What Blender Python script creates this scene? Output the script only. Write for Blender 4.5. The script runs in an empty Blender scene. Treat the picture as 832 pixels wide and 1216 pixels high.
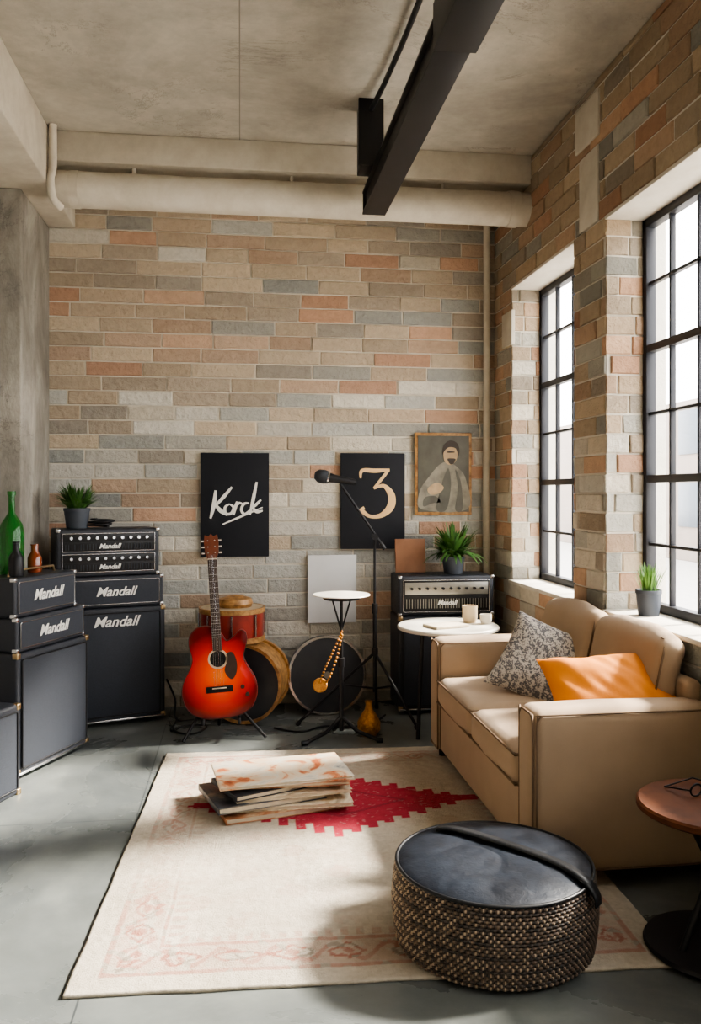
import bpy,bmesh,math,random
from mathutils import Vector,Matrix,noise
random.seed(7)
R=math.radians
SC=bpy.context.scene
def S(r,g,b):
    f=lambda c:(c/255/12.92) if c/255<=.04045 else ((c/255+.055)/1.055)**2.4
    return (f(r),f(g),f(b),1)
# ---------------------------------------------------------------- materials
def base(name):
    m=bpy.data.materials.new(name);m.use_nodes=True
    nt=m.node_tree;return m,nt,nt.nodes['Principled BSDF']
def N(nt,t,**k):
    n=nt.nodes.new(t)
    for a,b in k.items():setattr(n,a,b)
    return n
def mixc(nt,fac,a,b,bt='MIX'):
    n=N(nt,'ShaderNodeMix',data_type='RGBA',blend_type=bt)
    for i,v in ((0,fac),(6,a),(7,b)):
        if hasattr(v,'links'):nt.links.new(v,n.inputs[i])
        else:n.inputs[i].default_value=v
    return n.outputs[2]
def noi(nt,scale,detail=4,rough=.55,dist=0,vec=None,stretch=None):
    n=N(nt,'ShaderNodeTexNoise');n.inputs['Scale'].default_value=scale
    n.inputs['Detail'].default_value=detail;n.inputs['Roughness'].default_value=rough;n.inputs['Distortion'].default_value=dist
    if vec is None:
        tc=N(nt,'ShaderNodeTexCoord');vec=tc.outputs['Object']
        if stretch:
            mp=N(nt,'ShaderNodeMapping');mp.inputs['Scale'].default_value=stretch
            nt.links.new(vec,mp.inputs[0]);vec=mp.outputs[0]
    nt.links.new(vec,n.inputs['Vector']);return n.outputs['Fac']
def ramp(nt,fac,stops):
    n=N(nt,'ShaderNodeValToRGB');el=n.color_ramp.elements
    while len(el)<len(stops):el.new(.5)
    for e,(p,c) in zip(el,stops):
        e.position=p;e.color=c
    nt.links.new(fac,n.inputs[0]);return n.outputs[0]
W1=(1,1,1,1);K1=(0,0,0,1)
def mat(name,col,rough=.6,metal=0,var=.25,vscale=10,col2=None,bump=0,bscale=80,attr=False,coat=0,sheen=0,trans=0,spec=.5,mul=.55,bd=.01):
    m,nt,b=base(name)
    if col2 is None:col2=tuple(c*.55 for c in col[:3])+(1,)
    f=ramp(nt,noi(nt,vscale),[(.35,K1),(.7,(var,var,var,1))])
    if attr:
        a=N(nt,'ShaderNodeVertexColor');a.layer_name='Col'
        c=mixc(nt,f,a.outputs[0],mixc(nt,1.0,a.outputs[0],(mul,mul,mul,1),'MULTIPLY'))
    else:c=mixc(nt,f,col,col2)
    nt.links.new(c,b.inputs['Base Color'])
    b.inputs['Roughness'].default_value=rough;b.inputs['Metallic'].default_value=metal
    b.inputs['Coat Weight'].default_value=coat;b.inputs['Sheen Weight'].default_value=sheen
    b.inputs['Transmission Weight'].default_value=trans
    b.inputs['Specular IOR Level'].default_value=spec
    if bump:
        bn=N(nt,'ShaderNodeBump');bn.inputs['Strength'].default_value=bump;bn.inputs['Distance'].default_value=bd
        nt.links.new(noi(nt,bscale,6,.65),bn.inputs['Height']);nt.links.new(bn.outputs[0],b.inputs['Normal'])
    return m
def concrete(name,c1,c2,c3,rough=.8,scale=1.3,seam=None,bump=.15,rvar=None,stretch=None,cracks=False):
    m,nt,b=base(name)
    f=noi(nt,scale,8,.62,.6,stretch=stretch);g=noi(nt,scale*7,6,.7,stretch=stretch)
    c=ramp(nt,f,[(.3,c1),(.52,c2),(.72,c3)])
    c=mixc(nt,.22,c,ramp(nt,g,[(.35,(.35,.35,.35,1)),(.65,(.75,.75,.75,1))]),'OVERLAY')
    if cracks:
        q=ramp(nt,noi(nt,1.1,9,.75,1.8),[(.488,K1),(.5,(.6,.6,.6,1)),(.512,K1)])
        msk=ramp(nt,noi(nt,2.3,3),[(.48,K1),(.6,W1)])
        c=mixc(nt,mixc(nt,1.0,q,msk,'MULTIPLY'),c,tuple(v*.5 for v in c1[:3])+(1,))
    if seam:
        tc=N(nt,'ShaderNodeTexCoord');mp=N(nt,'ShaderNodeMapping');mp.inputs['Location'].default_value=seam[2]
        nt.links.new(tc.outputs['Object'],mp.inputs[0])
        br=N(nt,'ShaderNodeTexBrick');br.offset=0;br.inputs['Scale'].default_value=1
        br.inputs['Brick Width'].default_value=seam[0];br.inputs['Row Height'].default_value=seam[1]
        br.inputs['Mortar Size'].default_value=.003
        nt.links.new(mp.outputs[0],br.inputs[0])
        c=mixc(nt,br.outputs['Fac'],c,tuple(v*.75 for v in c1[:3])+(1,))
    nt.links.new(c,b.inputs['Base Color'])
    if rvar:
        rr=ramp(nt,f,[(.3,(rvar[0],)*3+(1,)),(.7,(rvar[1],)*3+(1,))]);nt.links.new(rr,b.inputs['Roughness'])
    else:b.inputs['Roughness'].default_value=rough
    bn=N(nt,'ShaderNodeBump');bn.inputs['Strength'].default_value=bump;bn.inputs['Distance'].default_value=.02
    nt.links.new(g,bn.inputs['Height']);nt.links.new(bn.outputs[0],b.inputs['Normal'])
    return m
M={}
M['brick']=mat('brick',W1,.92,var=.55,vscale=24,attr=True,bump=1.0,bscale=30,mul=.74,bd=.016)
M['mortar']=mat('mortar',S(224,217,203),.9,var=.25,vscale=15,bump=.4)
M['ceil']=concrete('ceiling_concrete',S(152,146,136),S(174,168,156),S(194,188,176),seam=(1.9,9,(1.62,0,0)),cracks=True)
M['beamc']=concrete('beam_concrete',S(182,173,158),S(200,192,177),S(216,208,194),bump=.1)
M['col']=concrete('column_concrete',S(112,107,100),S(148,143,134),S(186,181,171),scale=2.4,stretch=(1.2,1.2,.6),bump=.5,cracks=True)
M['plaster']=concrete('plaster',S(198,190,176),S(212,205,192),S(222,215,204),bump=.08)
M['floor']=concrete('floor_concrete',S(84,89,90),S(106,110,108),S(132,136,131),scale=1.1,seam=(2.4,3.0,(.16,.8,0)),bump=.03,rvar=(.2,.38))
M['black']=mat('black_steel',S(30,30,33),.45,.3,.3)
M['frame']=mat('window_steel',S(36,37,43),.5,.2,.3)
M['tolex']=mat('black_tolex',S(46,49,57),.42,0,.3,30,bump=.35,bscale=350)
M['grille']=mat('grille_cloth',S(56,61,71),.6,0,.5,220,S(34,36,42),bump=.5,bscale=500)
M['panel']=mat('silver_panel',S(160,158,150),.35,.7,.3)
M['dpanel']=mat('dark_panel',S(34,34,36),.4,.3,.3)
M['chrome']=mat('chrome',S(205,205,208),.2,1,.1)
M['brass']=mat('brass',S(196,170,130),.35,1,.3,20)
M['white']=mat('white_logo',S(238,236,230),.5,0,.05)
M['gold']=mat('gold_print',S(236,196,142),.5,0,.15)
M['sofa']=mat('sofa_fabric',S(174,150,124),.9,0,.2,6,bump=.25,bscale=420,sheen=.1)
M['pipe']=mat('sofa_piping',S(120,98,76),.8)
M['orange']=mat('orange_fabric',S(226,136,22),.75,0,.3,7,S(190,94,14),bump=.2,bscale=300,sheen=.05)
M['rug']=mat('rug_wool',W1,.95,var=.2,vscale=60,attr=True,bump=.5,bscale=160)
M['wick']=mat('wicker',W1,.55,var=.4,vscale=60,attr=True)
M['leather']=mat('black_leather',S(20,24,32),.5,0,.6,9,S(42,49,60),bump=.35,bscale=11,spec=.3,bd=.015)
M['strap']=mat('strap_leather',S(14,16,20),.45,0,.3)
M['wood']=mat('red_wood',S(104,60,34),.6,0,.7,12,S(66,36,22),spec=.2)
M['pale']=mat('pale_top',S(216,210,198),.4,0,.2,8)
M['green']=mat('leaf_green',S(82,126,54),.6,0,.8,30,S(38,72,34))
M['green2']=mat('grass_green',S(112,156,72),.6,0,.7,30,S(50,92,40))
M['pot']=mat('pot_slate',S(64,70,80),.6,0,.3)
M['soil']=mat('soil',S(50,38,28),.95)
M['paper']=mat('paper',S(214,200,176),.8,0,.35,30)
M['redshell']=mat('red_drum_shell',S(158,56,44),.35,0,.6,12,S(100,34,28),coat=.2)
M['goldshell']=mat('tan_drum_shell',S(190,144,88),.45,0,.9,30,S(112,74,40))
M['skin']=mat('drum_skin',S(206,186,156),.6,0,.3,10)
M['blackhead']=mat('black_drum_head',S(42,46,52),.5,0,.5,9,S(66,66,66))
M['poster']=mat('poster_black',S(34,36,42),.7,0,.2,spec=.3)
M['fret']=mat('rosewood',S(58,38,28),.45,0,.5,40)
M['neck']=mat('mahogany',S(112,56,32),.35,0,.4,20,coat=.3)
M['amber']=mat('brown_glass',S(130,62,30),.12,0,.2,coat=.5)
M['dark']=mat('dark_hole',S(12,9,9),.9)
M['beads']=mat('gold_beads',S(206,150,66),.4,.4,.7,60,S(140,60,28),bump=.6,bscale=120)
def gm():
    m,nt,b=base('green_glass');b.inputs['Base Color'].default_value=S(60,150,66);b.inputs['Roughness'].default_value=.06
    b.inputs['Transmission Weight'].default_value=.7;b.inputs['IOR'].default_value=1.4;return m
M['gglass']=gm()
def wg():
    m=bpy.data.materials.new('window_glass');m.use_nodes=True;nt=m.node_tree;nt.nodes.clear()
    o=N(nt,'ShaderNodeOutputMaterial');a=N(nt,'ShaderNodeBsdfTransparent');g=N(nt,'ShaderNodeBsdfGlossy');g.inputs['Roughness'].default_value=.02
    x=N(nt,'ShaderNodeMixShader');x.inputs[0].default_value=.05
    nt.links.new(a.outputs[0],x.inputs[1]);nt.links.new(g.outputs[0],x.inputs[2]);nt.links.new(x.outputs[0],o.inputs[0]);return m
M['wglass']=wg()
def sunburst():
    m,nt,b=base('sunburst_top')
    tc=N(nt,'ShaderNodeTexCoord');mp=N(nt,'ShaderNodeMapping')
    mp.inputs['Location'].default_value=(0,0,-1.0);mp.inputs['Scale'].default_value=(4.5,0,4.1)
    nt.links.new(tc.outputs['Object'],mp.inputs[0])
    l=N(nt,'ShaderNodeVectorMath',operation='LENGTH');nt.links.new(mp.outputs[0],l.inputs[0])
    c=ramp(nt,l.outputs['Value'],[(0,S(255,130,0)),(.3,S(248,78,0)),(.68,S(200,16,4)),(1,S(100,4,4))])
    nt.links.new(c,b.inputs['Base Color']);b.inputs['Roughness'].default_value=.3;b.inputs['Coat Weight'].default_value=.1;b.inputs['Specular IOR Level'].default_value=.25;return m
M['burst']=sunburst()
M['gside']=mat('guitar_side',S(160,16,10),.3,0,.3,coat=.2)
def pillowmat():
    m,nt,b=base('ikat_pillow')
    tc=N(nt,'ShaderNodeTexCoord')
    n=N(nt,'ShaderNodeTexWave',wave_type='BANDS',bands_direction='DIAGONAL');n.inputs['Scale'].default_value=10;n.inputs['Distortion'].default_value=16
    n.inputs['Detail'].default_value=6;n.inputs['Detail Scale'].default_value=3;n.inputs['Detail Roughness'].default_value=.7;nt.links.new(tc.outputs['Object'],n.inputs[0])
    c=ramp(nt,n.outputs['Fac'],[(.1,S(98,96,100)),(.5,S(148,144,140)),(.8,S(204,196,184))])
    nt.links.new(c,b.inputs['Base Color']);b.inputs['Roughness'].default_value=.9;return m
M['ikat']=pillowmat()
def covermat(name,st,sc=6):
    m,nt,b=base(name)
    c=ramp(nt,noi(nt,sc,4,.6,1.2),st)
    nt.links.new(c,b.inputs['Base Color']);b.inputs['Roughness'].default_value=.45;return m
M['cv1']=covermat('cover_print_orange',[(.3,S(150,70,48)),(.38,S(206,122,76)),(.44,S(226,196,160)),(.56,S(222,212,194)),(.66,S(196,188,174)),(.74,S(110,116,118))],5.5)
M['cv2']=covermat('cover_print_cream',[(.35,S(190,160,120)),(.5,S(220,206,180)),(.7,S(150,130,104))],7)
M['cv3']=covermat('cover_print_slate',[(.35,S(56,60,68)),(.5,S(96,98,102)),(.7,S(176,160,136))],5)
M['cv4']=covermat('cover_print_brown',[(.35,S(110,66,44)),(.5,S(176,120,84)),(.7,S(214,190,156))],6)
# ---------------------------------------------------------------- helpers
def link(ob,parent=None,loc=(0,0,0),rot=(0,0,0)):
    SC.collection.objects.link(ob);ob.location=loc;ob.rotation_euler=rot
    if parent:ob.parent=parent
    return ob
def grp(name,loc=(0,0,0),rz=0,rot=None):
    e=bpy.data.objects.new(name,None);e.empty_display_size=.1
    return link(e,None,loc,rot if rot else (0,0,rz))
def fin(bm,name,m,parent=None,loc=(0,0,0),rot=(0,0,0),smooth=True,ang=38):
    bmesh.ops.recalc_face_normals(bm,faces=bm.faces)
    me=bpy.data.meshes.new(name);bm.to_mesh(me);bm.free()
    ms=m if isinstance(m,(list,tuple)) else [m]
    for x in ms:me.materials.append(x)
    if smooth:
        me.polygons.foreach_set('use_smooth',[True]*len(me.polygons));me.set_sharp_from_angle(angle=R(ang))
    return link(bpy.data.objects.new(name,me),parent,loc,rot)
def boxes(name,parent,lst,m,bev=.003,seg=2,**k):
    bm=bmesh.new()
    for c,s in lst:
        r=bmesh.ops.create_cube(bm,size=1,matrix=Matrix.Translation(c)@Matrix.Diagonal((*s,1)))
    if bev:bmesh.ops.bevel(bm,geom=list(bm.edges),offset=bev,segments=seg,profile=.5,affect='EDGES')
    return fin(bm,name,m,parent,**k)
def box(name,parent,c,s,m,bev=.004,rot=(0,0,0),seg=3):
    return boxes(name,parent,[((0,0,0),s)],m,bev,seg,loc=c,rot=rot)
def cyl(name,parent,p0,p1,r,m,r2=None,n=24,bev=0):
    p0=Vector(p0);p1=Vector(p1);d=p1-p0
    bm=bmesh.new();bmesh.ops.create_cone(bm,cap_ends=True,segments=n,radius1=r,radius2=r if r2 is None else r2,depth=d.length)
    o=fin(bm,name,m,parent,loc=(p0+p1)/2);o.rotation_euler=d.to_track_quat('Z','Y').to_euler();return o
def cyls(name,parent,lst,m,n=10):
    bm=bmesh.new()
    for p0,p1,r in lst:
        p0=Vector(p0);p1=Vector(p1);d=p1-p0
        mx=Matrix.Translation((p0+p1)/2)@d.to_track_quat('Z','Y').to_matrix().to_4x4()
        bmesh.ops.create_cone(bm,cap_ends=True,segments=n,radius1=r,radius2=r,depth=d.length,matrix=mx)
    return fin(bm,name,m,parent)
def lathe(name,parent,prof,m,loc=(0,0,0),rot=(0,0,0),n=40):
    bm=bmesh.new();rings=[]
    for r,z in prof:
        rings.append([bm.verts.new((max(r,1e-4)*math.cos(2*math.pi*i/n),max(r,1e-4)*math.sin(2*math.pi*i/n),z)) for i in range(n)])
    pr=list(zip(rings,rings[1:]))
    if prof[0][0]>.001 and prof[-1][0]>.001 and len(prof)>2:pr.append((rings[-1],rings[0]))
    for a,b in pr:
        for i in range(n):bm.faces.new((a[i],a[(i+1)%n],b[(i+1)%n],b[i]))
    if prof[0][0]<.001:bm.faces.new(rings[0])
    if prof[-1][0]<.001:bm.faces.new(rings[-1])
    return fin(bm,name,m,parent,loc,rot)
def cat(pts,k=6,closed=False):
    out=[];n=len(pts);P=[Vector(p) for p in pts]
    rng=n if closed else n-1
    for i in range(rng):
        if closed:a,b,c,d=P[(i-1)%n],P[i],P[(i+1)%n],P[(i+2)%n]
        else:a,b,c,d=P[max(i-1,0)],P[i],P[i+1],P[min(i+2,n-1)]
        for j in range(k):
            t=j/k;out.append(.5*((2*b)+(c-a)*t+(2*a-5*b+4*c-d)*t*t+(3*b-a-3*c+d)*t**3))
    if not closed:out.append(P[-1])
    return out
def tube(name,parent,pts,r,m,closed=False,radii=None,smooth=True,k=6,res=3,loc=(0,0,0),rot=(0,0,0),scale=(1,1,1)):
    cu=bpy.data.curves.new(name,'CURVE');cu.dimensions='3D';cu.bevel_depth=r;cu.bevel_resolution=res;cu.use_fill_caps=True
    if radii:
        q=cat([(*p,w) for p,w in zip(pts,radii)],k) 
        P=[(v[0],v[1],v[2]) for v in q];rr=[v[3] for v in q]
    else:
        P=cat(pts,k,closed) if smooth else pts;rr=[1]*len(P)
    s=cu.splines.new('POLY');s.points.add(len(P)-1)
    for a,p,w in zip(s.points,P,rr):a.co=(p[0],p[1],p[2],1);a.radius=w
    s.use_cyclic_u=closed
    cu.materials.append(m);o=bpy.data.objects.new(name,cu);link(o,parent,loc,rot);o.scale=scale;return o
def rrect(hx,hz,r,y=0,k=4):
    out=[]
    for cx,cz,a0 in ((hx-r,hz-r,0),(-hx+r,hz-r,90),(-hx+r,-hz+r,180),(hx-r,-hz+r,270)):
        for j in range(k+1):
            a=R(a0+90*j/k);out.append((cx+r*math.cos(a),y,cz+r*math.sin(a)))
    return out
def rbox(name,parent,c,s,r,m,crown=(0,0,0),rot=(0,0,0),wr=0,ci=8,cr=4,shear=0):
    bm=bmesh.new();bmesh.ops.create_cube(bm,size=1);n=2*cr+ci
    bmesh.ops.subdivide_edges(bm,edges=list(bm.edges),cuts=n-1,use_grid_fill=True)
    h=[v/2 for v in s]
    def mp(t,hh):
        i=round((t+.5)*n)
        if i<=cr:return -hh+r*i/cr
        if i>=n-cr:return hh-r*(n-i)/cr
        return -hh+r+(2*hh-2*r)*(i-cr)/ci
    for v in bm.verts:
        p=Vector([mp(v.co[i],h[i]) for i in range(3)])
        q=Vector([max(-h[i]+r,min(h[i]-r,p[i])) for i in range(3)])
        d=p-q
        if d.length>1e-9:p=q+d.normalized()*r
        u=[max(-1,min(1,p[i]/h[i])) for i in range(3)]
        for i in range(3):
            j,k=(i+1)%3,(i+2)%3
            p[i]+=crown[i]*u[i]*(1-u[j]**2)*(1-u[k]**2)
        if wr:
            nz=noise.noise(p*7+Vector(c)*5)+.6*noise.noise(Vector((p.x*16,p.y*9,p.z*16))+Vector(c)*9);p+=p.normalized()*nz*wr
        v.co=p
    return fin(bm,name,m,parent,c,rot,ang=60)
def pillow(name,parent,w,h,t,m,loc,rot,wr=.008):
    bm=bmesh.new();n=36;g={}
    for s in (1,-1):
        for i in range(n+1):
            for j in range(n+1):
                u=-1+2*i/n;v=-1+2*j/n
                if s==-1 and (i in(0,n) or j in(0,n)):g[s,i,j]=g[1,i,j];continue
                th=t/2*((1-u**4)*(1-v**4))**.6*(1-.25*(u*u+v*v)/2)
                x=u*w/2*(1-.09*(1-v*v));z=v*h/2*(1-.09*(1-u*u))
                if abs(u)<1 and abs(v)<1:
                    e=((1-u*u)*(1-v*v))**.3
                    th+=wr*e*(noise.noise(Vector((x*9,z*9,s*3)))+.8*noise.noise(Vector((x*20+z*14,z*6,s*5))))
                g[s,i,j]=bm.verts.new((x,s*th,z))
    for s in (1,-1):
        for i in range(n):
            for j in range(n):
                try:bm.faces.new((g[s,i,j],g[s,i+1,j],g[s,i+1,j+1],g[s,i,j+1]))
                except ValueError:pass
    return fin(bm,name,m,parent,loc,rot,ang=80)
def text(name,parent,s,size,m,loc,rot=(R(90),0,0),shear=.35,off=.0,ext=.001):
    cu=bpy.data.curves.new(name,'FONT');cu.body=s;cu.size=size;cu.shear=shear;cu.offset=off;cu.extrude=ext
    cu.align_x='CENTER';cu.align_y='CENTER';cu.materials.append(m)
    return link(bpy.data.objects.new(name,cu),parent,loc,rot)
def poly(name,parent,pts,m,y=0,th=.002,loc=(0,0,0),rot=(0,0,0),sm=0):
    P=[(p[0],p[1],0) for p in pts]
    if sm:P=cat(P,sm,True)
    bm=bmesh.new();vs=[bm.verts.new((p[0],y,p[1])) for p in P];f=bm.faces.new(vs)
    r=bmesh.ops.extrude_face_region(bm,geom=[f]);bmesh.ops.translate(bm,vec=(0,th,0),verts=[v for v in r['geom'] if isinstance(v,bmesh.types.BMVert)])
    return fin(bm,name,m,parent,loc,rot)
# ---------------------------------------------------------------- room
XR=1.735;YB=5.6;ZC=3.42;Z0=-.0205;PT=.0945;ZS=.83;ZH=2.72
LX=-2.6;YF=-2.6
box('floor',None,((LX+2.035)/2,(YF+YB)/2,-.05),(2.035-LX,YB-YF,.1),M['floor'],0)
box('ceiling',None,((LX+2.035)/2,(YF+YB)/2,ZC+.05),(2.035-LX,YB-YF,.1),M['ceil'],0)
wb=box('wall_back',None,((LX+2.035)/2,YB+.08,ZC/2),(2.035-LX,.16,ZC),M['mortar'],0)
box('wall_left',None,(LX-.08,(YF+YB)/2,ZC/2),(.16,YB-YF,ZC),M['plaster'],0)
box('wall_front',None,((LX+2.035)/2,YF-.08,ZC/2),(2.035-LX,.16,ZC),M['plaster'],0)  # unseen wall, added behind the camera to cut frontal fill light
WIN=[(4.21,5.235),(2.40,3.83),(.2,1.9),(-2.0,-.3)]  # last two windows are unseen, added so more light enters from the right
segs=[((YF+YB)/2,YB-YF,0,ZS),((YF+YB)/2,YB-YF,ZH,ZC)]
ed=[YB]+[v for a,c in WIN for v in(c,a)]+[YF]
for k in range(0,len(ed),2):segs.append(((ed[k]+ed[k+1])/2,ed[k]-ed[k+1],ZS,ZH))
TW=.3
wr_=boxes('wall_right',None,[((XR+TW/2,a,(z0+z1)/2),(TW,b,z1-z0)) for a,b,z0,z1 in segs],M['mortar'],0)
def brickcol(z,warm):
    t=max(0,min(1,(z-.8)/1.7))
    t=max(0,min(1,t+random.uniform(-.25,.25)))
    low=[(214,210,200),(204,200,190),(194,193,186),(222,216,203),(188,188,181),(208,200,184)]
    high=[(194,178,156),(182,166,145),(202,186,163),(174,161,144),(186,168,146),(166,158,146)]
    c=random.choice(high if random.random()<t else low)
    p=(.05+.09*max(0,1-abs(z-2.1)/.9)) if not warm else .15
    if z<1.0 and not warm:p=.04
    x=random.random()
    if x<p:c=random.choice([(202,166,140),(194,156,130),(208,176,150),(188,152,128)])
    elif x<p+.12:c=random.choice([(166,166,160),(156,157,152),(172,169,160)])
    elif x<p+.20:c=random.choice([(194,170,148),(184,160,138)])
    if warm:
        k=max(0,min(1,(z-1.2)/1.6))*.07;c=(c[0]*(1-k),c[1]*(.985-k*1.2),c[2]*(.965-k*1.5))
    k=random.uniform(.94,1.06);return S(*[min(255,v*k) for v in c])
def bricks(name,parent,org,ud,nd,u0,u1,z0,z1,holes=(),warm=False,seed=1,L=(.27,.42)):
    random.seed(seed)
    bm=bmesh.new();cl=bm.loops.layers.float_color.new('Col')
    ud=Vector(ud);nd=Vector(nd);org=Vector(org);up=Vector((0,0,1))
    i=0
    while Z0+i*PT<z1-.01:
        a=max(z0,Z0+i*PT);b=min(z1,Z0+(i+1)*PT);i+=1
        if b-a<.02:continue
        u=u0-random.uniform(0,L[0])
        while u<u1:
            w=random.uniform(*L);s,e=max(u,u0),min(u+w,u1);u+=w
            sg=[(s,e)]
            for h0,h1,hz0,hz1 in holes:
                if b>hz0+.02 and a<hz1-.02:
                    ns=[]
                    for x,y in sg:
                        if y<=h0 or x>=h1:ns.append((x,y));continue
                        if x<h0:ns.append((x,h0))
                        if y>h1:ns.append((h1,y))
                    sg=ns
            for x,y in sg:
                if y-x<.03:continue
                m_=.0048;d=random.uniform(.005,.014);c=brickcol((a+b)/2,warm);ch=.004
                def P(uu,zz,dd):return bm.verts.new(org+ud*uu+up*zz+nd*dd)
                j=lambda:random.uniform(-.0028,.0028)
                A=[P(x+m_,a+m_,0),P(y-m_,a+m_,0),P(y-m_,b-m_,0),P(x+m_,b-m_,0)]
                B=[P(x+m_+j(),a+m_+j(),d-ch),P(y-m_+j(),a+m_+j(),d-ch),P(y-m_+j(),b-m_+j(),d-ch),P(x+m_+j(),b-m_+j(),d-ch)]
                C=[P(x+m_+ch,a+m_+ch,d+j()),P(y-m_-ch,a+m_+ch,d+j()),P(y-m_-ch,b-m_-ch,d+j()),P(x+m_+ch,b-m_-ch,d+j())]
                fs=[bm.faces.new(C)]
                for q in range(4):
                    fs.append(bm.faces.new((A[q],A[(q+1)%4],B[(q+1)%4],B[q])));fs.append(bm.faces.new((B[q],B[(q+1)%4],C[(q+1)%4],C[q])))
                for f in fs:
                    for l in f.loops:l[cl]=c
    return fin(bm,name,M['brick'],parent,smooth=False)
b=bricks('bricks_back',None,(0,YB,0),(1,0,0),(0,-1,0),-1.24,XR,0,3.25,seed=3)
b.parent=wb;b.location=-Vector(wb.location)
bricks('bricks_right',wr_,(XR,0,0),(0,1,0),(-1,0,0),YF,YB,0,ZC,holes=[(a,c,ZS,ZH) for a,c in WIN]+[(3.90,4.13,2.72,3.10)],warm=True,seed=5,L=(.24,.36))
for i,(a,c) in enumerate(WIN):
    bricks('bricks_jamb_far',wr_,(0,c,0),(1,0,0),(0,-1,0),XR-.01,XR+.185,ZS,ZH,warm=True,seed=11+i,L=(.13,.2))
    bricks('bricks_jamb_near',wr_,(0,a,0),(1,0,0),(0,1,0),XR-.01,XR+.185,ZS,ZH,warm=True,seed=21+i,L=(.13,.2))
    box('head_plaster',wr_,(XR+.09,(a+c)/2,ZH-.008),(.20,c-a-.002,.018),M['plaster'],.002)
    box('trim_%d'%(i+1),None,(XR+.08,(a+c)/2,ZS+.004),(.23,c-a-.03,.022),M['plaster'],.005)
    W=grp('window_%d'%(i+1),(XR+.205,0,0))
    zt=ZH-.017;zb=ZS+.016;ncol=4 if i==0 else 6 if i==1 else 7;L=[];cw=(c-a)/ncol;rh=(zt-zb)/6;mid=(zt+zb)/2
    L+=[((0,a+.02,mid),(.05,.04,zt-zb)),((0,c-.02,mid),(.05,.04,zt-zb)),((0,(a+c)/2,zt-.02),(.05,c-a,.04)),((0,(a+c)/2,zb+.02),(.05,c-a,.04))]
    for k in range(1,ncol):L.append(((0,a+k*cw,mid),(.028,.015 ,zt-zb)))
    for k in range(1,6):L.append(((0,(a+c)/2,zb+k*rh),(.045 if k in(2,4) else .028,c-a,.036 if k in(2,4) else .015)))
    boxes('steel_frame',W,L,M['frame'],.003)
    box('glass',W,(0,(a+c)/2,mid),(.004,c-a-.02,zt-zb-.02),M['wglass'],0)
    pl=bpy.data.lights.new('portal','AREA');pl.shape='RECTANGLE';pl.size=c-a;pl.size_y=ZH-ZS;pl.cycles.is_portal=True
    link(bpy.data.objects.new('daylight_portal',pl),W,(.12,(a+c)/2,mid),(0,R(90),0)).rotation_euler=Vector((-1,0,0)).to_track_quat('-Z','Z').to_euler()
box('concrete_pad',wr_,(XR-.004,4.015,2.91),(.02,.225,.37),M['beamc'],.003)
boxes('trim_5',None,[((XR-.006,5.3,2.46),(.024,.2,.22)),((XR-.006,4.03,3.25),(.024,.28,.22))],M['beamc'],.003)
box('concrete_column',None,(-1.66,5.25,ZC/2-.16),(.9,.70,ZC-.32),M['col'],.012)
box('concrete_beam',None,(-1.35,(YF+YB)/2,(3.10+ZC)/2),(.6,YB-YF,ZC-3.10),M['beamc'],.008)
box('ceiling_soffit',None,((XR-1.05)/2,5.23,(3.25+ZC)/2),(XR+1.05,.74,ZC-3.25),M['beamc'],.006)
P=grp('ceiling_duct_pipe')
cyl('pipe',P,(-1.06,4.93,3.115),(XR-.005,4.93,3.115),.1,M['beamc'],n=48)
cyl('collar',P,(1.60,4.93,3.115),(1.66,4.93,3.115),.107,M['beamc'],n=48)
cyl('collar_b',P,(-.95,4.93,3.115),(-.9,4.93,3.115),.104,M['beamc'],n=48)
cyls('straps',P,[((x,4.93,3.21),(x,4.93,3.255),.012) for x in (-.6,.3,1.2)],M['beamc'])
tube('conduit_pipe',None,[(-1.02,4.80,3.42),(-1.02,4.80,3.2),(-1.03,4.79,3.12),(-1.02,4.8,3.02),(-.99,4.86,2.99)],.022,M['beamc'])
tube('wall_conduit',None,[(1.66,5.55,3.25),(1.66,5.55,2.0),(1.655,5.55,1.3),(1.66,5.55,.0)],.024,M['beamc'])
B=grp('steel_beam')
x0,x1=.68,.80
boxes('girder',B,[(((x0+x1)/2,2.9,2.957),(.13,3.5,.014)),(((x0+x1)/2,2.9,3.073),(.13,3.5,.014)),((x0+.025,2.9,3.015),(.02,3.5,.11)),((x1-.025,2.9,3.015),(.02,3.5,.11)),(((x0+x1)/2,4.64,3.015),(.125,.014,.125))],M['black'],.003)
boxes('splice',B,[(((x0+x1)/2,2.0,3.015),(.155,1.72,.165))],M['black'],.004)
boxes('hanger',B,[((.665,4.35,3.25),(.10,.16,.34)),((.665,4.27,3.25),(.13,.02,.34)),((.72,1.4,3.26),(.1,.12,.33)),((.72,2.7,3.26),(.08,.1,.33))],M['black'],.003)
tube('rod',B,[(.66,4.3,3.36),(.70,3.9,3.385),(.72,3.0,3.385),(.72,.5,3.385)],.013,M['black'])
# exterior
box('street_ground',None,(22,4,-.35),(39,60,.1),mat('street_paving',S(190,186,180),.9),0)
EB=grp('street_building',(13,18,-.3))
box('facade',EB,(0,0,2.0),(4,22,4.0),mat('facade_render',S(150,138,130),.9,0,.3,1),.02)
boxes('facade_windows',EB,[((-2.0,-9.5+k*2.2,1.4+q*1.8),(.1,1.0,1.1)) for k in range(9) for q in range(2)],mat('facade_glazing',S(90,98,108),.3),.01)
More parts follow.
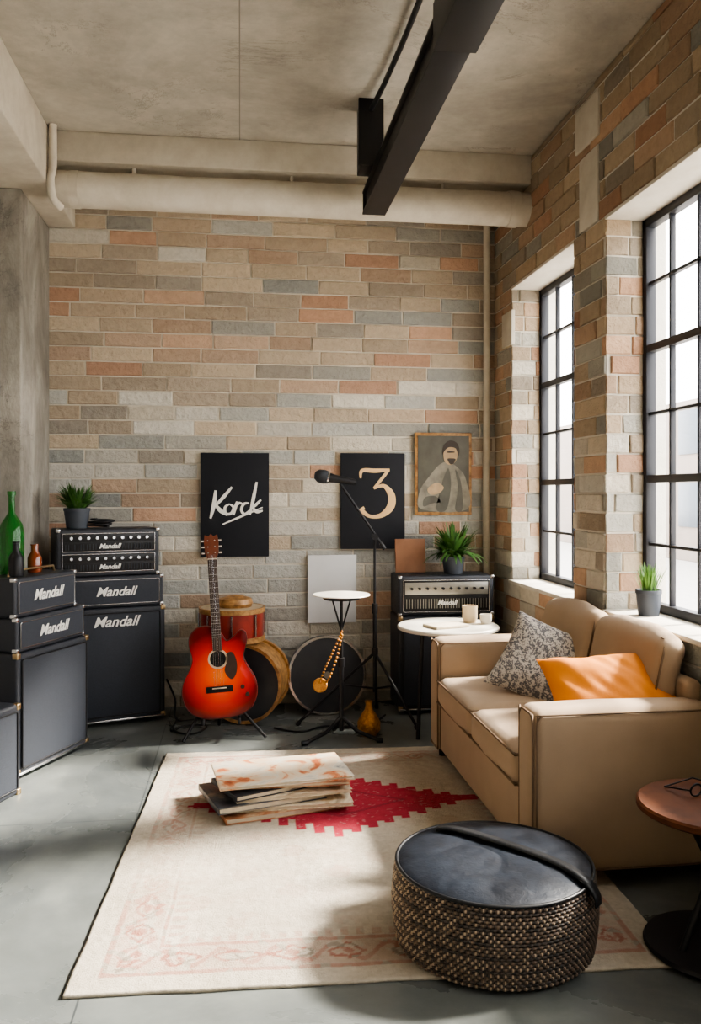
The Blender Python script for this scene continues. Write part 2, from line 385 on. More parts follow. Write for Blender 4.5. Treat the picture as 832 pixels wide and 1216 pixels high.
# ---------------------------------------------------------------- rug
def rug():
    w,l=1.78,2.17;nx,ny=290,360
    bm=bmesh.new();cl=bm.loops.layers.float_color.new('Col');G=[]
    def col(x,y):
        n1=noise.noise(Vector((x*3,y*3,0)));n2=noise.noise(Vector((x*22,y*22,3)));n3=noise.noise(Vector((x*70,y*70,7)))
        c=Vector((196,185,167))+Vector((13,13,14))*(n1+n2*.8+n3*.7)
        ex=w/2-abs(x);ey=l/2-abs(y);e=min(ex,ey)
        tk=(y if ex<ey else x)
        red=Vector((156,82,66));gr=Vector((138,126,112));f=0
        fade=.35+.9*noise.noise(Vector((x*2.3,y*2.3,9)))
        if abs(e-.085)<.008 or abs(e-.235)<.007:f=.45
        elif .095<e<.225:
            ph=tk/.17*math.pi;yy=(e-.16)/.06
            d=abs(yy)+abs(((tk/.17)%1)-.5)*2+.5*noise.noise(Vector((x*18,y*18,2)))
            if .55<d<.8 or d<.28:f=.65
            elif abs(yy-math.sin(ph*2)*.7)<.22:f=.45
            else:f=.16
        elif .25<e<.30 and ((tk/.05)%1)<.5:f=.24
        elif e>.3:
            q=math.sin(x*19)*math.sin(y*19+math.sin(x*6));f=.16 if q>.55 else (.05 if q<-.5 else 0)
            f+=.16*max(0,noise.noise(Vector((x*8,y*8,4))))
        f*=max(.18,min(1,fade+.15+(.55 if y<-.8 else 0)))*(.65+.6*(n2+.5))
        c=c.lerp(red if n2<.2 else gr,max(0,min(1,f)))
        mx,my=x+.035,y-.307
        s=mx/.075;xq=round(s)*.075
        lim=.39*(1-abs(xq)/.66)
        if (s+.5)%1>.55 and abs(my)>.04:lim-=.065
        if abs(my)<max(lim,.012 if abs(mx)<.66 else 0):
            k=.9 if n3+n2*.6>-.5 else .5
            c=c.lerp(Vector((170,28,52))+Vector((14,8,8))*n2,k)
            if abs(abs(mx)/.3+abs(my)/.17-1)<.07:c=c.lerp(Vector((110,26,44)),.4)
        return S(*[max(0,min(255,v)) for v in c])
    C=[]
    for j in range(ny+1):
        row=[];cr=[]
        for i in range(nx+1):
            x=-w/2+w*i/nx;y=-l/2+l*j/ny
            ed=.004*noise.noise(Vector((x*6,y*6,1)))
            row.append(bm.verts.new((x+ed,y+ed*1.3,.011+.0014*noise.noise(Vector((x*40,y*40,5))))));cr.append(col(x,y))
        G.append(row);C.append(cr)
    for j in range(ny):
        for i in range(nx):
            f=bm.faces.new((G[j][i],G[j][i+1],G[j+1][i+1],G[j+1][i]))
            for lp,cc in zip(f.loops,(C[j][i],C[j][i+1],C[j+1][i+1],C[j+1][i])):lp[cl]=cc
    o=fin(bm,'area_rug',M['rug'],None,(.452,3.455,0),(0,0,R(-2.5)))
    md=o.modifiers.new('s','SOLIDIFY');md.thickness=.010;md.offset=-1
rug()
# ---------------------------------------------------------------- sofa
F=grp('sofa',(1.360,3.63,.014))
rbox('base',F,(0,0,.17),(.66,1.44,.25),.02,M['sofa'])
for k,s in enumerate((-1,1)):
    rbox('arm_%d'%k,F,(-.0,s*.715,.33),(.70,.17,.58),.045,M['sofa'],crown=(.004,.006,.008),wr=.002)
    tube('arm_piping_%d'%k,F,[(-.344,s*.715+p[0],.33+p[2]) for p in rrect(.070,.275,.035)],.004,M['pipe'],closed=True,k=2)
    tube('arm_side_piping_%d'%k,F,[(p[0],s*.715-.081,.33+p[2]) for p in rrect(.332,.275,.035)],.0035,M['pipe'],closed=True,k=2)
    rbox('seat_cushion_%d'%k,F,(-.045,s*.316,.36),(.62,.62,.15),.05,M['sofa'],crown=(.014,0,.02),wr=.008)
    for q in (-1,1):
        tube('seat_piping_%d_%d'%(k,q),F,[(-.045+p[0]*1.0,s*.316+p[2],.36+q*.055) for p in rrect(.308,.306,.04)],.0045,M['pipe'],closed=True,k=2)
    rbox('back_cushion_%d'%k,F,(.238,s*.316,.62),(.12,.62,.43),.055,M['sofa'],crown=(.022,.0,.03),rot=(0,R(13),0),wr=.010)
    tube('back_piping_%d'%k,F,[(-.040,p[0],p[2]) for p in rrect(.298,.205,.06)],.0045,M['pipe'],closed=True,k=2,loc=(.238,s*.316,.62),rot=(0,R(13),0))
rbox('back',F,(.315,0,.38),(.06,1.40,.62),.028,M['sofa'])
for x in (-.3,.3):
    for y in (-.72,.72):cyl('leg_%.0f_%.0f'%(x*10,y*10),F,(x,y,0),(x,y,.06),.018,M['black'],.024,16)
pillow('patterned_pillow',None,.48,.41,.14,M['ikat'],(1.435,3.80,.59),(R(-36),R(18),R(-36)),.012)
pillow('orange_pillow',None,.52,.35,.15,M['orange'],(1.425,3.09,.63),(R(-46),R(-3),R(-3)),.018)
# ---------------------------------------------------------------- pouf
def pouf():
    G=grp('wicker_pouf',(.785,2.555,.015));r0=.300;H=.238
    cyl('core',G,(0,0,.005),(0,0,H-.01),r0-.012,M['dark'],n=64)
    bm=bmesh.new();cl=bm.loops.layers.float_color.new('Col');n=384;rows=24;sd=6;ns=96
    for k in range(rows):
        zc=.007+(H-.014)*k/(rows-1);prof=math.sin(math.pi*k/(rows-1))*.012;ring=[]
        for i in range(n):
            a=2*math.pi*i/n;wv=.003*math.cos(ns*a/1+ (k%2)*math.pi)
            rc=r0+prof+wv;vs=[]
            for q in range(sd):
                b=2*math.pi*q/sd;vs.append(bm.verts.new(((rc+.0045*math.cos(b))*math.cos(a),(rc+.0045*math.cos(b))*math.sin(a),zc+.0051*math.sin(b))))
            ring.append((vs,wv))
        for i in range(n):
            A,wa=ring[i];Bv,_=ring[(i+1)%n]
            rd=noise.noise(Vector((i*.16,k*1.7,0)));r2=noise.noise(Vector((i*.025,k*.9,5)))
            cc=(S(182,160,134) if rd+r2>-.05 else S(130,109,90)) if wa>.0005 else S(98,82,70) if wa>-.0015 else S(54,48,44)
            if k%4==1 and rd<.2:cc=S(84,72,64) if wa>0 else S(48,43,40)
            for q in range(sd):
                f=bm.faces.new((A[q],A[(q+1)%sd],Bv[(q+1)%sd],Bv[q]))
                for lp in f.loops:lp[cl]=cc
    fin(bm,'woven_side',M['wick'],G,ang=80)
    bm=bmesh.new();nr,na=30,96;rg=[]
    for k in range(nr+1):
        t=k/nr;r=.302*min(1,t/.86)
        z=H+.030*(1-(min(1,t/.86))**5)-.004
        if t>=.86:z=H-.004-(t-.86)/.14*.028
        row=[]
        for i in range(na):
            a=2*math.pi*i/na;x,y=max(r,1e-3)*math.cos(a),max(r,1e-3)*math.sin(a)
            cz=.002*noise.noise(Vector((x*8,y*8,1)))-.003*max(0,1-abs(noise.noise(Vector((x*5+3,y*5,2))))*9) if t<.8 else 0
            row.append(bm.verts.new((x,y,z+cz)))
        rg.append(row)
    for a_,b_ in zip(rg,rg[1:]):
        for i in range(na):bm.faces.new((a_[i],a_[(i+1)%na],b_[(i+1)%na],b_[i]))
    bm.faces.new(rg[0]);fin(bm,'leather_top',M['leather'],G,ang=70)
    tube('welt',G,[(.302*math.cos(2*math.pi*i/40),.302*math.sin(2*math.pi*i/40),H-.003) for i in range(40)],.006,M['strap'],closed=True,k=2)
    bm=bmesh.new()
    path=cat([(-.13,.20,H+.026),(-.09,.17,H+.034),(-.02,.10,H+.036),(.09,-.02,H+.034),(.17,-.12,H+.028),(.215,-.200,H+.014),(.240,-.224,H-.02),(.243,-.230,H-.05)],8)
    pv=[]
    for i,p in enumerate(path):
        t=(path[min(i+1,len(path)-1)]-path[max(i-1,0)]);s=Vector((-t.y,t.x,0));s=s.normalized() if s.length>1e-6 else Vector((.7,.7,0))
        if i>len(path)-14:s=Vector((.70,.71,0))
        pv.append([bm.verts.new(p+s*.02),bm.verts.new(p-s*.02)])
    for a,b in zip(pv,pv[1:]):bm.faces.new((a[0],a[1],b[1],b[0]))
    o=fin(bm,'strap',M['strap'],G);md=o.modifiers.new('s','SOLIDIFY');md.thickness=.006;md.offset=0
pouf()
# ---------------------------------------------------------------- tables
T=grp('side_table',(1.43,2.40,.013))
lathe('top',T,[(0,.415),(.215,.415),(.225,.422),(.225,.436),(.218,.442),(0,.442)],M['wood'],n=64)
lathe('base',T,[(0,0),(.20,0),(.205,.006),(.2,.016),(.06,.02),(0,.022)],M['black'],n=64)
tube('leg_1',T,[(-.12,-.03,.01),(-.02,0,.2),(.03,.02,.3),(-.11,.02,.42)],.011,M['black'],smooth=False)
tube('leg_2',T,[(.10,-.03,.01),(.02,0,.2),(-.10,-.02,.42)],.011,M['black'],smooth=False)
tube('leg_3',T,[(.0,.13,.01),(.0,0,.22),(.1,-.05,.42)],.011,M['black'],smooth=False)
Gt=grp('sunglasses',(1.45,2.47,.457),R(20))
tube('frame_1',Gt,[(-.05+.025*math.cos(a/8*6.283),.0,.02+.018*math.sin(a/8*6.283)) for a in range(8)],.003,M['black'],closed=True)
tube('frame_2',Gt,[(.02+.025*math.cos(a/8*6.283),.0,.02+.018*math.sin(a/8*6.283)) for a in range(8)],.003,M['black'],closed=True)
tube('temples',Gt,[(.045,0,.022),(.05,.10,.012),(-.075,.10,.004),(-.075,0,.022)],.0025,M['black'],smooth=False)
T=grp('round_table',(1.20,4.79,0))
lathe('top',T,[(0,.606),(.285,.606),(.295,.612),(.295,.624),(.288,.63),(0,.63)],M['pale'],n=64)
cyls('legs',T,[((-.2,-.1,0),(-.17,-.08,.607),.012),((.2,-.12,0),(.17,-.1,.607),.012),((0,.22,0),(0,.18,.607),.012)],M['black'],14)
def cup(name,x,y,z,r,h,m):
    lathe(name,None,[(0,0),(r*.8,0),(r,h*.3),(r,h),(r-.004,h),(r-.005,h*.3),(0,.006)],m,(x,y,z),n=28)
cup('ceramic_cup',1.35,4.86,.631,.045,.10,M['skin']);cup('ceramic_cup',1.43,4.80,.631,.034,.055,M['pale'])
box('notebook',None,(1.17,4.72,.639),(.22,.15,.014),M['paper'],.002,(0,0,R(20)))
# ---------------------------------------------------------------- amps
def corners(G,w,d,z0,z1,r=.03):
    L=[]
    for x in(-1,1):
        for z,s in((z0,1),(z1,-1)):
            L.append(((x*(w/2-r/2+.002),.012,z+s*(r/2-.002)),(r,.032,r)))
    boxes('corner_caps',G,L,M['chrome'] if r<.028 else M['brass'],.006,3)
def cabinet(loc,rz,w,d,h,z=0,logo=True,feet=True,name='speaker_cabinet'):
    G=grp(name,(loc[0],loc[1],z),rz);f=.03 if feet else 0
    box('shell',G,(0,d/2,f+(h-f)/2),(w,d,h-f),M['tolex'],.016,seg=4)
    box('grille',G,(0,.0,f+(h-f)/2),(w-.06,.012,h-f-.06),M['grille'],.004)
    tube('piping',G,[(p[0],-.007,f+(h-f)/2+p[2]) for p in rrect(w/2-.032,(h-f)/2-.032,.01)],.004,M['dpanel'] ,closed=True,k=1)
    if feet:
        for x in(-w/2+.06,w/2-.06):
            for y in(.06,d-.06):cyl('caster',G,(x-.015,y,.016),(x+.015,y,.016),.016,M['black'])
        box('base_strip',G,(0,.0,f+.006),(w-.01,.012,.012),M['chrome'],.003)
    corners(G,w,d,f,h,.03)
    if logo:text('logo',G,'Mandall',.085,M['white'],(-.0,-.010,h-.085),off=.0015)
    return G
def head(loc,rz,w,d,h,z,style='a',name='amplifier_head'):
    G=grp(name,(loc[0],loc[1],z+.001),rz)
    box('shell',G,(0,d/2,h/2),(w,d,h-.002),M['tolex'],.014,seg=4)
    if style=='a':
        box('front_panel',G,(0,.0,h*.5),(w-.05,.012,h-.045),M['grille'],.003)
        text('logo',G,'Mandall',.075,M['white'],(0,-.009,h*.5),off=.0015)
        tube('piping',G,[(p[0],-.006,h/2+p[2]) for p in rrect(w/2-.026,h/2-.023,.008)],.0025,M['chrome'],closed=True,k=1)
    else:
        n=2 if style=='double' else 1
        for q in range(n):
            hh=(h-.04)/n;c=.02+hh*(q+.5)
            box('face_%d'%q,G,(0,.0,c),(w-.05,.012,hh-.012),M['dpanel'],.003)
            zc=c+hh*.22
            box('control_strip_%d'%q,G,(0,-.006,zc),(w-.08,.006,hh*.36),M['panel'] if style=='radio' else M['dpanel'],.002)
            cyls('knobs_%d'%q,G,[((x,-.005,zc),(x,-.026,zc),.009) for x in [-(w/2-.08)+(w-.16)*k/9 for k in range(10)]],M['chrome'] if style!='radio' else M['black'],14)
            boxes('vents_%d'%q,G,[((-(w/2-.05)+(w-.1)*k/29,-.008,c-hh*.22),(.003,.006,hh*.28)) for k in range(30)],M['grille'] if style=='double' else M['panel'],0)
            tube('trim_%d'%q,G,[(p[0],-.007,c+p[2]) for p in rrect(w/2-.03,hh/2-.008,.006)],.0025,M['chrome'],closed=True,k=1)
            text('badge_%d'%q,G,'Mandall',.04,M['white'],(.0,-.013,c-hh*.2),off=.001)
    corners(G,w,d,0,h,.024)
    return G
ra=R(19);fa=(-.741,5.191)
cabinet(fa,ra,.60,.30,.71)
head(fa,ra,.575,.27,.19,.71,'a')
fb=(fa[0]-.035,fa[1]-.01)
head(fb,ra,.60,.27,.285,.90,'double')
rb=R(65.8);fc=(-.945,4.50)
cabinet(fc,rb,.59,.33,.62,logo=False)
head((-.955,4.49),rb,.56,.27,.17,.62,'a')
G=head((-.975,4.455),rb,.50,.26,.195,.79,'a')
tube('handle',G,[(-.18,.09,.19),(-.17,.09,.222),(.17,.09,.222),(.18,.09,.19)],.007,M['brass'],smooth=False)
cabinet((-1.115,3.86),rb,.50,.28,.42,logo=False,feet=False)
cabinet((1.293,5.20),0,.615,.31,.62,logo=False)
G=head((1.293,5.20),0,.615,.29,.255,.62,'radio')
# ---------------------------------------------------------------- plants & bottles
def plant(name,loc,r,h,mleaf,n,ln,spread,w,bend=.6,rows=5,seed=1):
    random.seed(seed);G=grp(name,loc)
    lathe('pot',G,[(0,0),(r*.78,0),(r*.95,h*.85),(r,h*.86),(r,h),(r-.006,h),(r-.008,h*.85),(0,h*.85)],M['pot'],n=32)
    cyl('soil',G,(0,0,h*.8),(0,0,h*.9),r-.009,M['soil'])
    bm=bmesh.new()
    for i in range(n):
        a=random.uniform(0,6.283);tl=random.uniform(.1,1)*spread;l=ln*random.uniform(.6,1);rr=random.uniform(0,r*.6)
        p=Vector((rr*math.cos(a),rr*math.sin(a),h*.88));prev=None
        for k in range(rows+1):
            t=k/rows;ang=tl*(.35+bend*t)
            d=Vector((math.cos(a)*math.sin(ang),math.sin(a)*math.sin(ang),math.cos(ang)))
            if k:p=p+d*l/rows
            s=Vector((-math.sin(a),math.cos(a),0))*w*(math.sin(math.pi*min(.97,t*.8+.15)))
            v=(bm.verts.new(p+s),bm.verts.new(p-s))
            if prev:bm.faces.new((prev[0],prev[1],v[1],v[0]))
            prev=v
    fin(bm,'leaves',mleaf,G,ang=80)
plant('potted_fern',(-.97,5.22,1.187),.078,.12,M['green'],260,.18,1.85,.006,seed=2)
plant('potted_grass',(1.83,3.60,.846),.058,.115,M['green2'],110,.14,.8,.0035,.5,seed=3)
plant('potted_plant',(1.37,5.33,.877),.075,.11,M['green'],190,.25,2.0,.011,.9,seed=4)
bz=.987
def bottle(name,x,y,z,r,h,m,neck=.3):
    lathe(name,None,[(0,0),(r*.95,0),(r,.008),(r,h*.50),(r*.85,h*.60),(r*neck,h*.74),(r*neck,h*.95),(r*(neck+.08),h*.955),(r*(neck+.08),h),(0,h)],m,(x,y,z),n=32)
bottle('green_bottle',-1.16,4.50,bz,.062,.42,M['gglass'],.26)
bottle('brown_bottle',-1.06,4.56,bz,.036,.145,M['amber'],.5)
bottle('dark_bottle',-1.10,4.35,bz,.036,.17,M['black'],.4)
tube('coiled_cable',None,[(-.86+.07*math.cos(a*.8)+a*.002,5.24+.05*math.sin(a*.8),1.195+.0022*a) for a in range(22)],.007,M['black'])
box('wooden_plaque',None,(1.10,5.40,.988),(.20,.02,.22),mat('plaque_wood',S(142,100,72),.7,0,.5,12),.003,(R(-8),0,0))
# ---------------------------------------------------------------- posters
def pm(px,py,cx,cy,k=5.55):return ((px-cx)/1000*k,(cy-py)/1000*k)
G=grp('lettered_poster',(-.034,YB-.027,1.32))
box('board',G,(0,0,0),(.444,.02,.68),M['poster'],.003)
def stroke(G,i,pts,w,cx,cy,m,k=5.55):
    P=[(pm(a,b,cx,cy,k)[0],0,pm(a,b,cx,cy,k)[1]) for a,b in pts]
    if isinstance(w,(int,float)):w=[w*.6]+[w]*(len(P)-2)+[w*.5]
    tube('stroke_%d'%i,G,P,1,m,radii=w,loc=(0,-.011,0),scale=(1,.08,1),k=8)
ks=[([(256,580),(254,597),(250,613)],.014),([(275,576),(265,588),(254,600)],.012),([(256,597),(262,604),(270,609)],.014),
([(272,596),(267,600),(268,607),(274,607),(277,600),(272,596)],.009),([(281,593),(279,600),(277,609)],.011),([(279,600),(283,595),(288,596)],.009),
([(295,595),(289,596),(286,603),(290,608),(296,603)],.009),([(304,570),(300,590),(296,609)],.012),([(309,591),(303,597),(298,601)],.010),([(299,600),(304,605),(311,604)],.011),([(264,620),(285,611),(311,600)],.007)]
for i,(p,w) in enumerate(ks):stroke(G,i,p,w,278.5,597,M['white'])
G=grp('number_poster',(.88,YB-.027,1.344))
box('board',G,(0,0,0),(.434,.02,.64),M['poster'],.003)
c=(442,595)
for i,(p,w) in enumerate([([(427,568),(429,559),(445,559),(462,558)],[.006,.013,.015,.009]),([(461,558),(453,568),(443,580)],[.009,.011,.008]),
 ([(443,580),(455,577),(464,588),(463,602),(452,612),(438,613),(428,606)],[.008,.013,.025,.027,.017,.012,.016]),([(428,603),(430,606)],[.018,.018])]):
    stroke(G,i,p,w,*c,M['gold'],5.63)
G=grp('framed_portrait_print',(1.362,YB-.027,1.527))
box('frame',G,(0,0,0),(.392,.02,.555),M['goldshell'],.004)
mb=mat('print_dark',S(98,96,86),.6,0,.6,9,S(68,64,56));mr=mat('print_robe',S(148,142,126),.6,0,.9,14,S(104,98,88));ms=mat('print_skin',S(190,162,126),.6,0,.6,20);mh=mat('print_hair',S(60,50,42),.6)
box('print',G,(0,-.008,0),(.355,.01,.515),mb,.001)
poly('robe',G,[(-.15,-.24),(-.165,-.12),(-.10,-.02),(-.03,.06),(.03,.08),(.10,.04),(.155,-.04),(.165,-.24)],mr,-.0145,.003,sm=5)
poly('robe_fold',G,[(-.05,-.24),(-.02,-.10),(.03,.04),(.05,-.08),(.02,-.24)],mb,-.016,.003,sm=5)
poly('robe_fold_b',G,[(.08,-.24),(.10,-.10),(.08,.03),(.12,-.06),(.13,-.24)],mb,-.016,.003,sm=5)
poly('robe_fold_c',G,[(-.14,-.22),(-.13,-.16),(-.06,-.15),(-.02,-.19),(-.08,-.20)],mb,-.016,.003,sm=5)
poly('face',G,[(.01,.08),(.0,.14),(.03,.19),(.07,.19),(.095,.14),(.085,.09),(.05,.06)],ms,-.016,.003,sm=5)
poly('hair',G,[(-.01,.13),(.0,.19),(.04,.225),(.09,.21),(.11,.16),(.10,.12),(.085,.17),(.04,.18),(.01,.16)],mh,-.0175,.003,sm=4)
poly('brow',G,[(.02,.148),(.04,.154),(.075,.15),(.07,.143),(.03,.142)],mh,-.0175,.002,sm=3)
poly('beard',G,[(.025,.10),(.05,.105),(.082,.10),(.068,.07),(.045,.065)],mh,-.0175,.002,sm=4)
poly('hand',G,[(-.11,-.10),(-.05,-.06),(.0,-.09),(-.03,-.13),(-.09,-.14)],ms,-.0175,.002,sm=4)
box('blank_canvas',None,(.605,YB-.027,.76),(.325,.02,.45),mat('canvas_white',S(222,224,226),.7,0,.15,5),.003)
# ---------------------------------------------------------------- magazines
L=[(.52,.35,.024,8,0,.0,'cv4'),(.57,.35,.018,-4,.04,.01,'cv2'),(.48,.33,.026,11,-.06,0,'cv3'),(.50,.31,.018,2,.06,.0,'cv2'),(.38,.27,.022,18,-.05,-.01,'dk'),(.50,.32,.016,-6,.07,.02,'cv4'),(.58,.34,.014,2,.03,.02,'cv1')]
G=grp('magazine_stack',(.155,3.78,.014),R(6));z=0
M['dk']=mat('dark_cover',S(46,46,52),.5)
for i,(w,d,h,a,x,y,m) in enumerate(L):
    box('pages_%d'%i,G,(x,y,z+h/2),(w-.006,d-.006,h-.004),M['paper'],.001,(0,0,R(a)))
    boxes('cover_%d'%i,G,[((0,0,h-.0015),(w+.008,d+.008,.003)),((0,0,.0015),(w+.008,d+.008,.003)),((-w/2-.003,0,h/2),(.003,d+.008,h))],M[m],.0008,loc=(x,y,z),rot=(0,0,R(a)))
    z+=h+.0005
# ---------------------------------------------------------------- drums
G=grp('bass_drum',(.015,5.12,.245),0,rot=(R(90),0,R(-16)))
lathe('shell',G,[(.225,-.26),(.225,-.01)],M['goldshell'],n=64)
for z in(-.265,-.02):lathe('hoop',G,[(.222,z),(.24,z),(.24,z+.03),(.222,z+.03)],M['goldshell'],n=64)
lathe('head',G,[(0,-.002),(.222,-.004)],M['blackhead'],n=64)
G=grp('snare_drum',(-.05,5.28,.488))
lathe('shell',G,[(0,0),(.195,0),(.195,.2),(0,.2)],M['redshell'],n=64)
for z in(.0,.175):lathe('hoop',G,[(.19,z),(.205,z),(.205,z+.03),(.19,z+.03)],M['goldshell'],n=64)
cyls('lugs',G,[((.203*math.cos(a*.785),.203*math.sin(a*.785),.04),(.203*math.cos(a*.785),.203*math.sin(a*.785),.17),.006) for a in range(8)],M['chrome'])
lathe('skin',G,[(0,.2),(.19,.2),(.19,.204),(0,.204)],M['skin'],n=64)
lathe('small_hand_drum',None,[(0,0),(.10,0),(.11,.02),(.10,.05),(.05,.065),(.02,.07),(0,.075)],M['goldshell'],(-.03,5.28,.694),n=40)
G=grp('floor_tom_drum',(.545,5.29,.248),0,rot=(R(86),0,0))
lathe('shell',G,[(.235,-.16),(.235,-.005)],M['tolex'],n=64)
lathe('rim',G,[(.232,-.02),(.247,-.02),(.247,.006),(.232,.006)],M['chrome'],n=64)
lathe('head',G,[(0,0),(.235,-.001)],M['blackhead'],n=64)
lathe('center_patch',G,[(0,0),(.022,0),(.022,.004),(0,.004)],M['panel'],n=24)
G=grp('cymbal_stand',(.565,4.71,0))
lathe('cymbal',G,[(0,.838),(.03,.836),(.16,.822),(.163,.824),(.16,.828),(.03,.842),(0,.845)],M['pale'],n=56)
lathe('tray',G,[(0,.79),(.10,.80),(.12,.82),(0,.825)],M['black'],n=40)
cyls('poles',G,[((0,0,.06),(0,0,.45),.013),((0,0,.42),(0,0,.83),.009),((0,0,.62),(.05,-.02,.80),.005),((0,0,.62),(-.05,.02,.80),.005)],M['black'],14)
for k,a in enumerate((195,345,95)):
    tube('leg_%d'%k,G,[(0,0,.14),(.09*math.cos(R(a)),.09*math.sin(R(a)),.06),(.22*math.cos(R(a)),.22*math.sin(R(a)),.012)],.011,M['black'],smooth=False)
    cyl('foot_%d'%k,G,(.20*math.cos(R(a)),.20*math.sin(R(a)),.014),(.235*math.cos(R(a)),.235*math.sin(R(a)),.014),.014,M['black'])
cyl('clutch',G,(0,0,.42),(0,0,.47),.02,M['black'])
pts=cat([(.0,-.02,.62),(-.05,-.05,.52),(-.10,-.06,.42),(-.13,-.05,.33),(-.08,-.05,.36),(-.03,-.04,.48),(.0,-.02,.60)],6)
bm=bmesh.new()
for p in pts:bmesh.ops.create_icosphere(bm,subdivisions=1,radius=.008,matrix=Matrix.Translation(p))
fin(bm,'beads',M['beads'],G)
lathe('pendant',G,[(0,-.01),(.036,-.008),(.041,0),(.036,.008),(0,.01)],M['beads'],(-.125,-.05,.33),(R(80),0,0),24)
lathe('gourd_shaker',None,[(0,0),(.04,.0),(.066,.035),(.066,.08),(.045,.12),(.024,.15),(.018,.18),(.024,.20),(0,.205)],M['beads'],(.735,4.80,0),n=32)
# ---------------------------------------------------------------- mic stand
G=grp('microphone_stand',(.818,5.10,0))
cyls('poles',G,[((0,0,.18),(0,0,.70),.012),((0,0,.68),(0,0,1.13),.008)],M['black'],14)
cyl('clutch',G,(0,0,.66),(0,0,.72),.018,M['black']);cyl('boom_clamp',G,(0,-.02,1.13),(0,.02,1.13),.02,M['black'])
cyls('boom',G,[((.06,-.012,1.055),(-.215,-.012,1.455),.008)],M['black'],12)
cyl('counterweight',G,(.06,-.012,1.055),(.035,-.012,1.09),.013,M['black'])
hub=(0,0,.42)
for k,f in enumerate(((.22,-.22,.01),(-.48,-.04,.01),(.06,.30,.01))):
    tube('leg_%d'%k,G,[hub,f],.009,M['black'],smooth=False)
    tube('brace_%d'%k,G,[(0,0,.2),(f[0]*.45,f[1]*.45,.235)],.006,M['black'],smooth=False)
    cyl('rubber_%d'%k,G,(f[0]*.96,f[1]*.96,.022),(f[0],f[1],.0),.012,M['black'])
cyl('hub',G,(0,0,.40),(0,0,.45),.02,M['black'])
mg=grp('microphone',(.70,5.085,1.462),0);mg.rotation_euler=(0,R(-80),0)
lathe('handle',mg,[(0,0),(.015,0),(.019,.02),(.023,.11),(.029,.16),(.029,.17)],M['black'],n=24)
lathe('grille',mg,[(.029,.168),(.038,.175),(.043,.20),(.039,.235),(.022,.256),(0,.26)],mat('mic_mesh',S(70,74,80),.5,.6,.6,250,bump=.6,bscale=400),n=28)
lathe('ring',mg,[(.029,.165),(.040,.17),(.040,.18),(.029,.18)],M['chrome'],n=28)
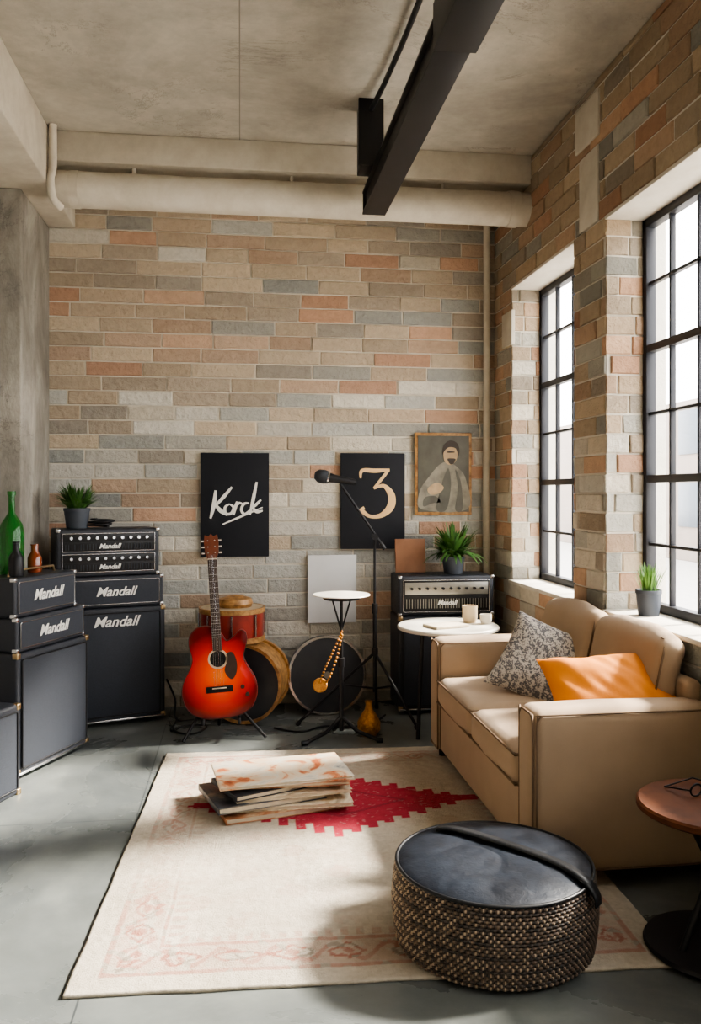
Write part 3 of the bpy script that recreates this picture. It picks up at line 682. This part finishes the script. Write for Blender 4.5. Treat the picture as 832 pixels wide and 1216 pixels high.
# ---------------------------------------------------------------- guitar
def guitar():
    G=grp('acoustic_guitar',(-.105,4.86,.115),rot=(R(-7),R(-3.5),0))
    op=[(0,0),(.10,.008),(.175,.05),(.212,.13),(.205,.21),(.165,.285),(.148,.335),(.160,.385),(.172,.43),(.165,.475),(.135,.490),(.095,.455),(.055,.435),(.03,.47),(0,.50),(-.05,.525),(-.11,.52),(-.155,.475),(-.16,.41),(-.145,.345),(-.165,.285),(-.205,.21),(-.212,.13),(-.175,.05),(-.10,.008)]
    P=cat([(a,b,0) for a,b in op],6,True)
    bm=bmesh.new();A=[bm.verts.new((p[0],-.045,p[1])) for p in P];f=bm.faces.new(A)
    r=bmesh.ops.extrude_face_region(bm,geom=[f]);bmesh.ops.translate(bm,vec=(0,.09,0),verts=[v for v in r['geom'] if isinstance(v,bmesh.types.BMVert)])
    es=[e for e in bm.edges if any(len(q.verts)>10 for q in e.link_faces)]
    bmesh.ops.bevel(bm,geom=es,offset=.006,segments=2,profile=.5,affect='EDGES')
    o=fin(bm,'body',[M['gside'],M['burst']],G)
    for p in o.data.polygons:
        if len(p.vertices)>10:p.material_index=1
    tube('binding',G,[(p[0]*.985,-.0455,.25+(p[1]-.25)*.985) for p in P[::3]],.002,M['fret'],closed=True,k=2)
    lathe('soundhole_shade_disc',G,[(0,0),(.045,0),(.045,.002),(0,.002)],M['dark'],(0,-.0455,.335),(R(90),0,0))  # no opening cut; a dark disc paints the shade inside the hole
    lathe('rosette',G,[(.045,0),(.056,0),(.056,.003),(.045,.003)],M['skin'],(0,-.0455,.335),(R(90),0,0))
    poly('pickguard',G,[(.045,.31),(.05,.36),(.085,.365),(.105,.31),(.10,.25),(.07,.215),(.035,.26)],M['fret'],-.0485,.003,sm=5)
    box('bridge',G,(0,-.050,.165),(.15,.012,.035),M['dark'],.004);box('saddle',G,(0,-.058,.172),(.08,.006,.005),M['paper'],.001)
    cyls('control_knobs',G,[((.13,-.045,.17),(.13,-.06,.17),.012),((.155,-.045,.125),(.155,-.06,.125),.012)],M['fret'],16)
    boxes('fretboard',G,[((0,-.056,.64),(.052,.01,.52))],M['fret'],.002)
    rbox('neck',G,(0,-.035,.70),(.05,.035,.42),.015,M['neck'],ci=3)
    boxes('frets',G,[((0,-.062,.90-.52*(1-2**(-k/9))/.86),(.050,.0015,.0016)) for k in range(1,18)],M['chrome'],0)
    box('nut',G,(0,-.058,.905),(.05,.012,.006),M['paper'],.001)
    poly('headstock',G,[(-.026,.905),(-.038,.94),(-.042,1.00),(-.036,1.045),(-.015,1.035),(0,1.05),(.015,1.035),(.036,1.045),(.042,1.0),(.038,.94),(.026,.905)],M['neck'],-.056,.018)
    cyls('tuners',G,[((s*.02,-.066,z),(s*.02,-.04,z),.004) for s in(-1,1) for z in(.94,.975,1.01)]+[((s*.04,-.045,z),(s*.058,-.045,z),.006) for s in(-1,1) for z in(.94,.975,1.01)],M['chrome'])
    cyls('strings',G,[(((k-2.5)*.0105,-.0635,.165),((k-2.5)*.0068,-.065,.93),.0006) for k in range(6)],M['chrome'],5)
guitar()
G=grp('guitar_stand',(-.105,4.86,0))
tube('front_legs',G,[(-.21,-.09,.012),(-.13,.02,.13),(-.03,.10,.22)],.009,M['black'],smooth=False)
tube('front_leg_b',G,[(.25,-.06,.012),(.13,.02,.13),(.03,.10,.22)],.009,M['black'],smooth=False)
tube('rear_leg',G,[(0,.10,.24),(-.02,.24,.012)],.009,M['black'],smooth=False)
tube('post',G,[(0,.10,.2),(-.04,.13,.76)],.009,M['black'],smooth=False)
for s in(-1,1):tube('cradle_%d'%s,G,[(s*.10,.045,.165),(s*.10,.06,.10),(s*.10,-.065,.10),(s*.10,-.075,.13)],.009,M['black'])
for i,p in enumerate([[(-.42,5.2,.008),(-.36,4.98,.008),(-.25,4.95,.008),(-.2,5.1,.008),(-.32,5.12,.008),(-.4,5.02,.008),(-.38,5.3,.008)],[(.9,5.2,.008),(.75,4.98,.008),(.5,5.0,.008),(.35,4.9,.008),(.2,5.0,.008)],[(-.45,5.3,.25),(-.40,5.32,.12),(-.38,5.25,.008),(-.2,5.3,.008)]]):
    tube('audio_cable',None,p,.006,M['black'])
# ---------------------------------------------------------------- camera / light
cam=bpy.data.cameras.new('camera');co=link(bpy.data.objects.new('camera',cam),None,(0,0,1.4),(R(90),0,R(-7.46)))
cam.sensor_fit='VERTICAL';cam.sensor_height=36;cam.lens=36*1000/1216;cam.shift_y=-23/1216;cam.clip_start=.05
SC.camera=co
sl=bpy.data.lights.new('sun','SUN');sl.energy=22;sl.angle=R(7);sl.color=(1,.93,.82)
so=link(bpy.data.objects.new('sun',sl));so.rotation_euler=Vector((-1,-.22,-.8)).to_track_quat('-Z','Y').to_euler()
w=bpy.data.worlds.new('world');SC.world=w;w.use_nodes=True
bg=w.node_tree.nodes['Background'];bg.inputs[0].default_value=(1,.99,.975,1);bg.inputs[1].default_value=7.5
SC.view_settings.view_transform='AgX';SC.view_settings.look='AgX - Medium High Contrast';SC.view_settings.exposure=.48
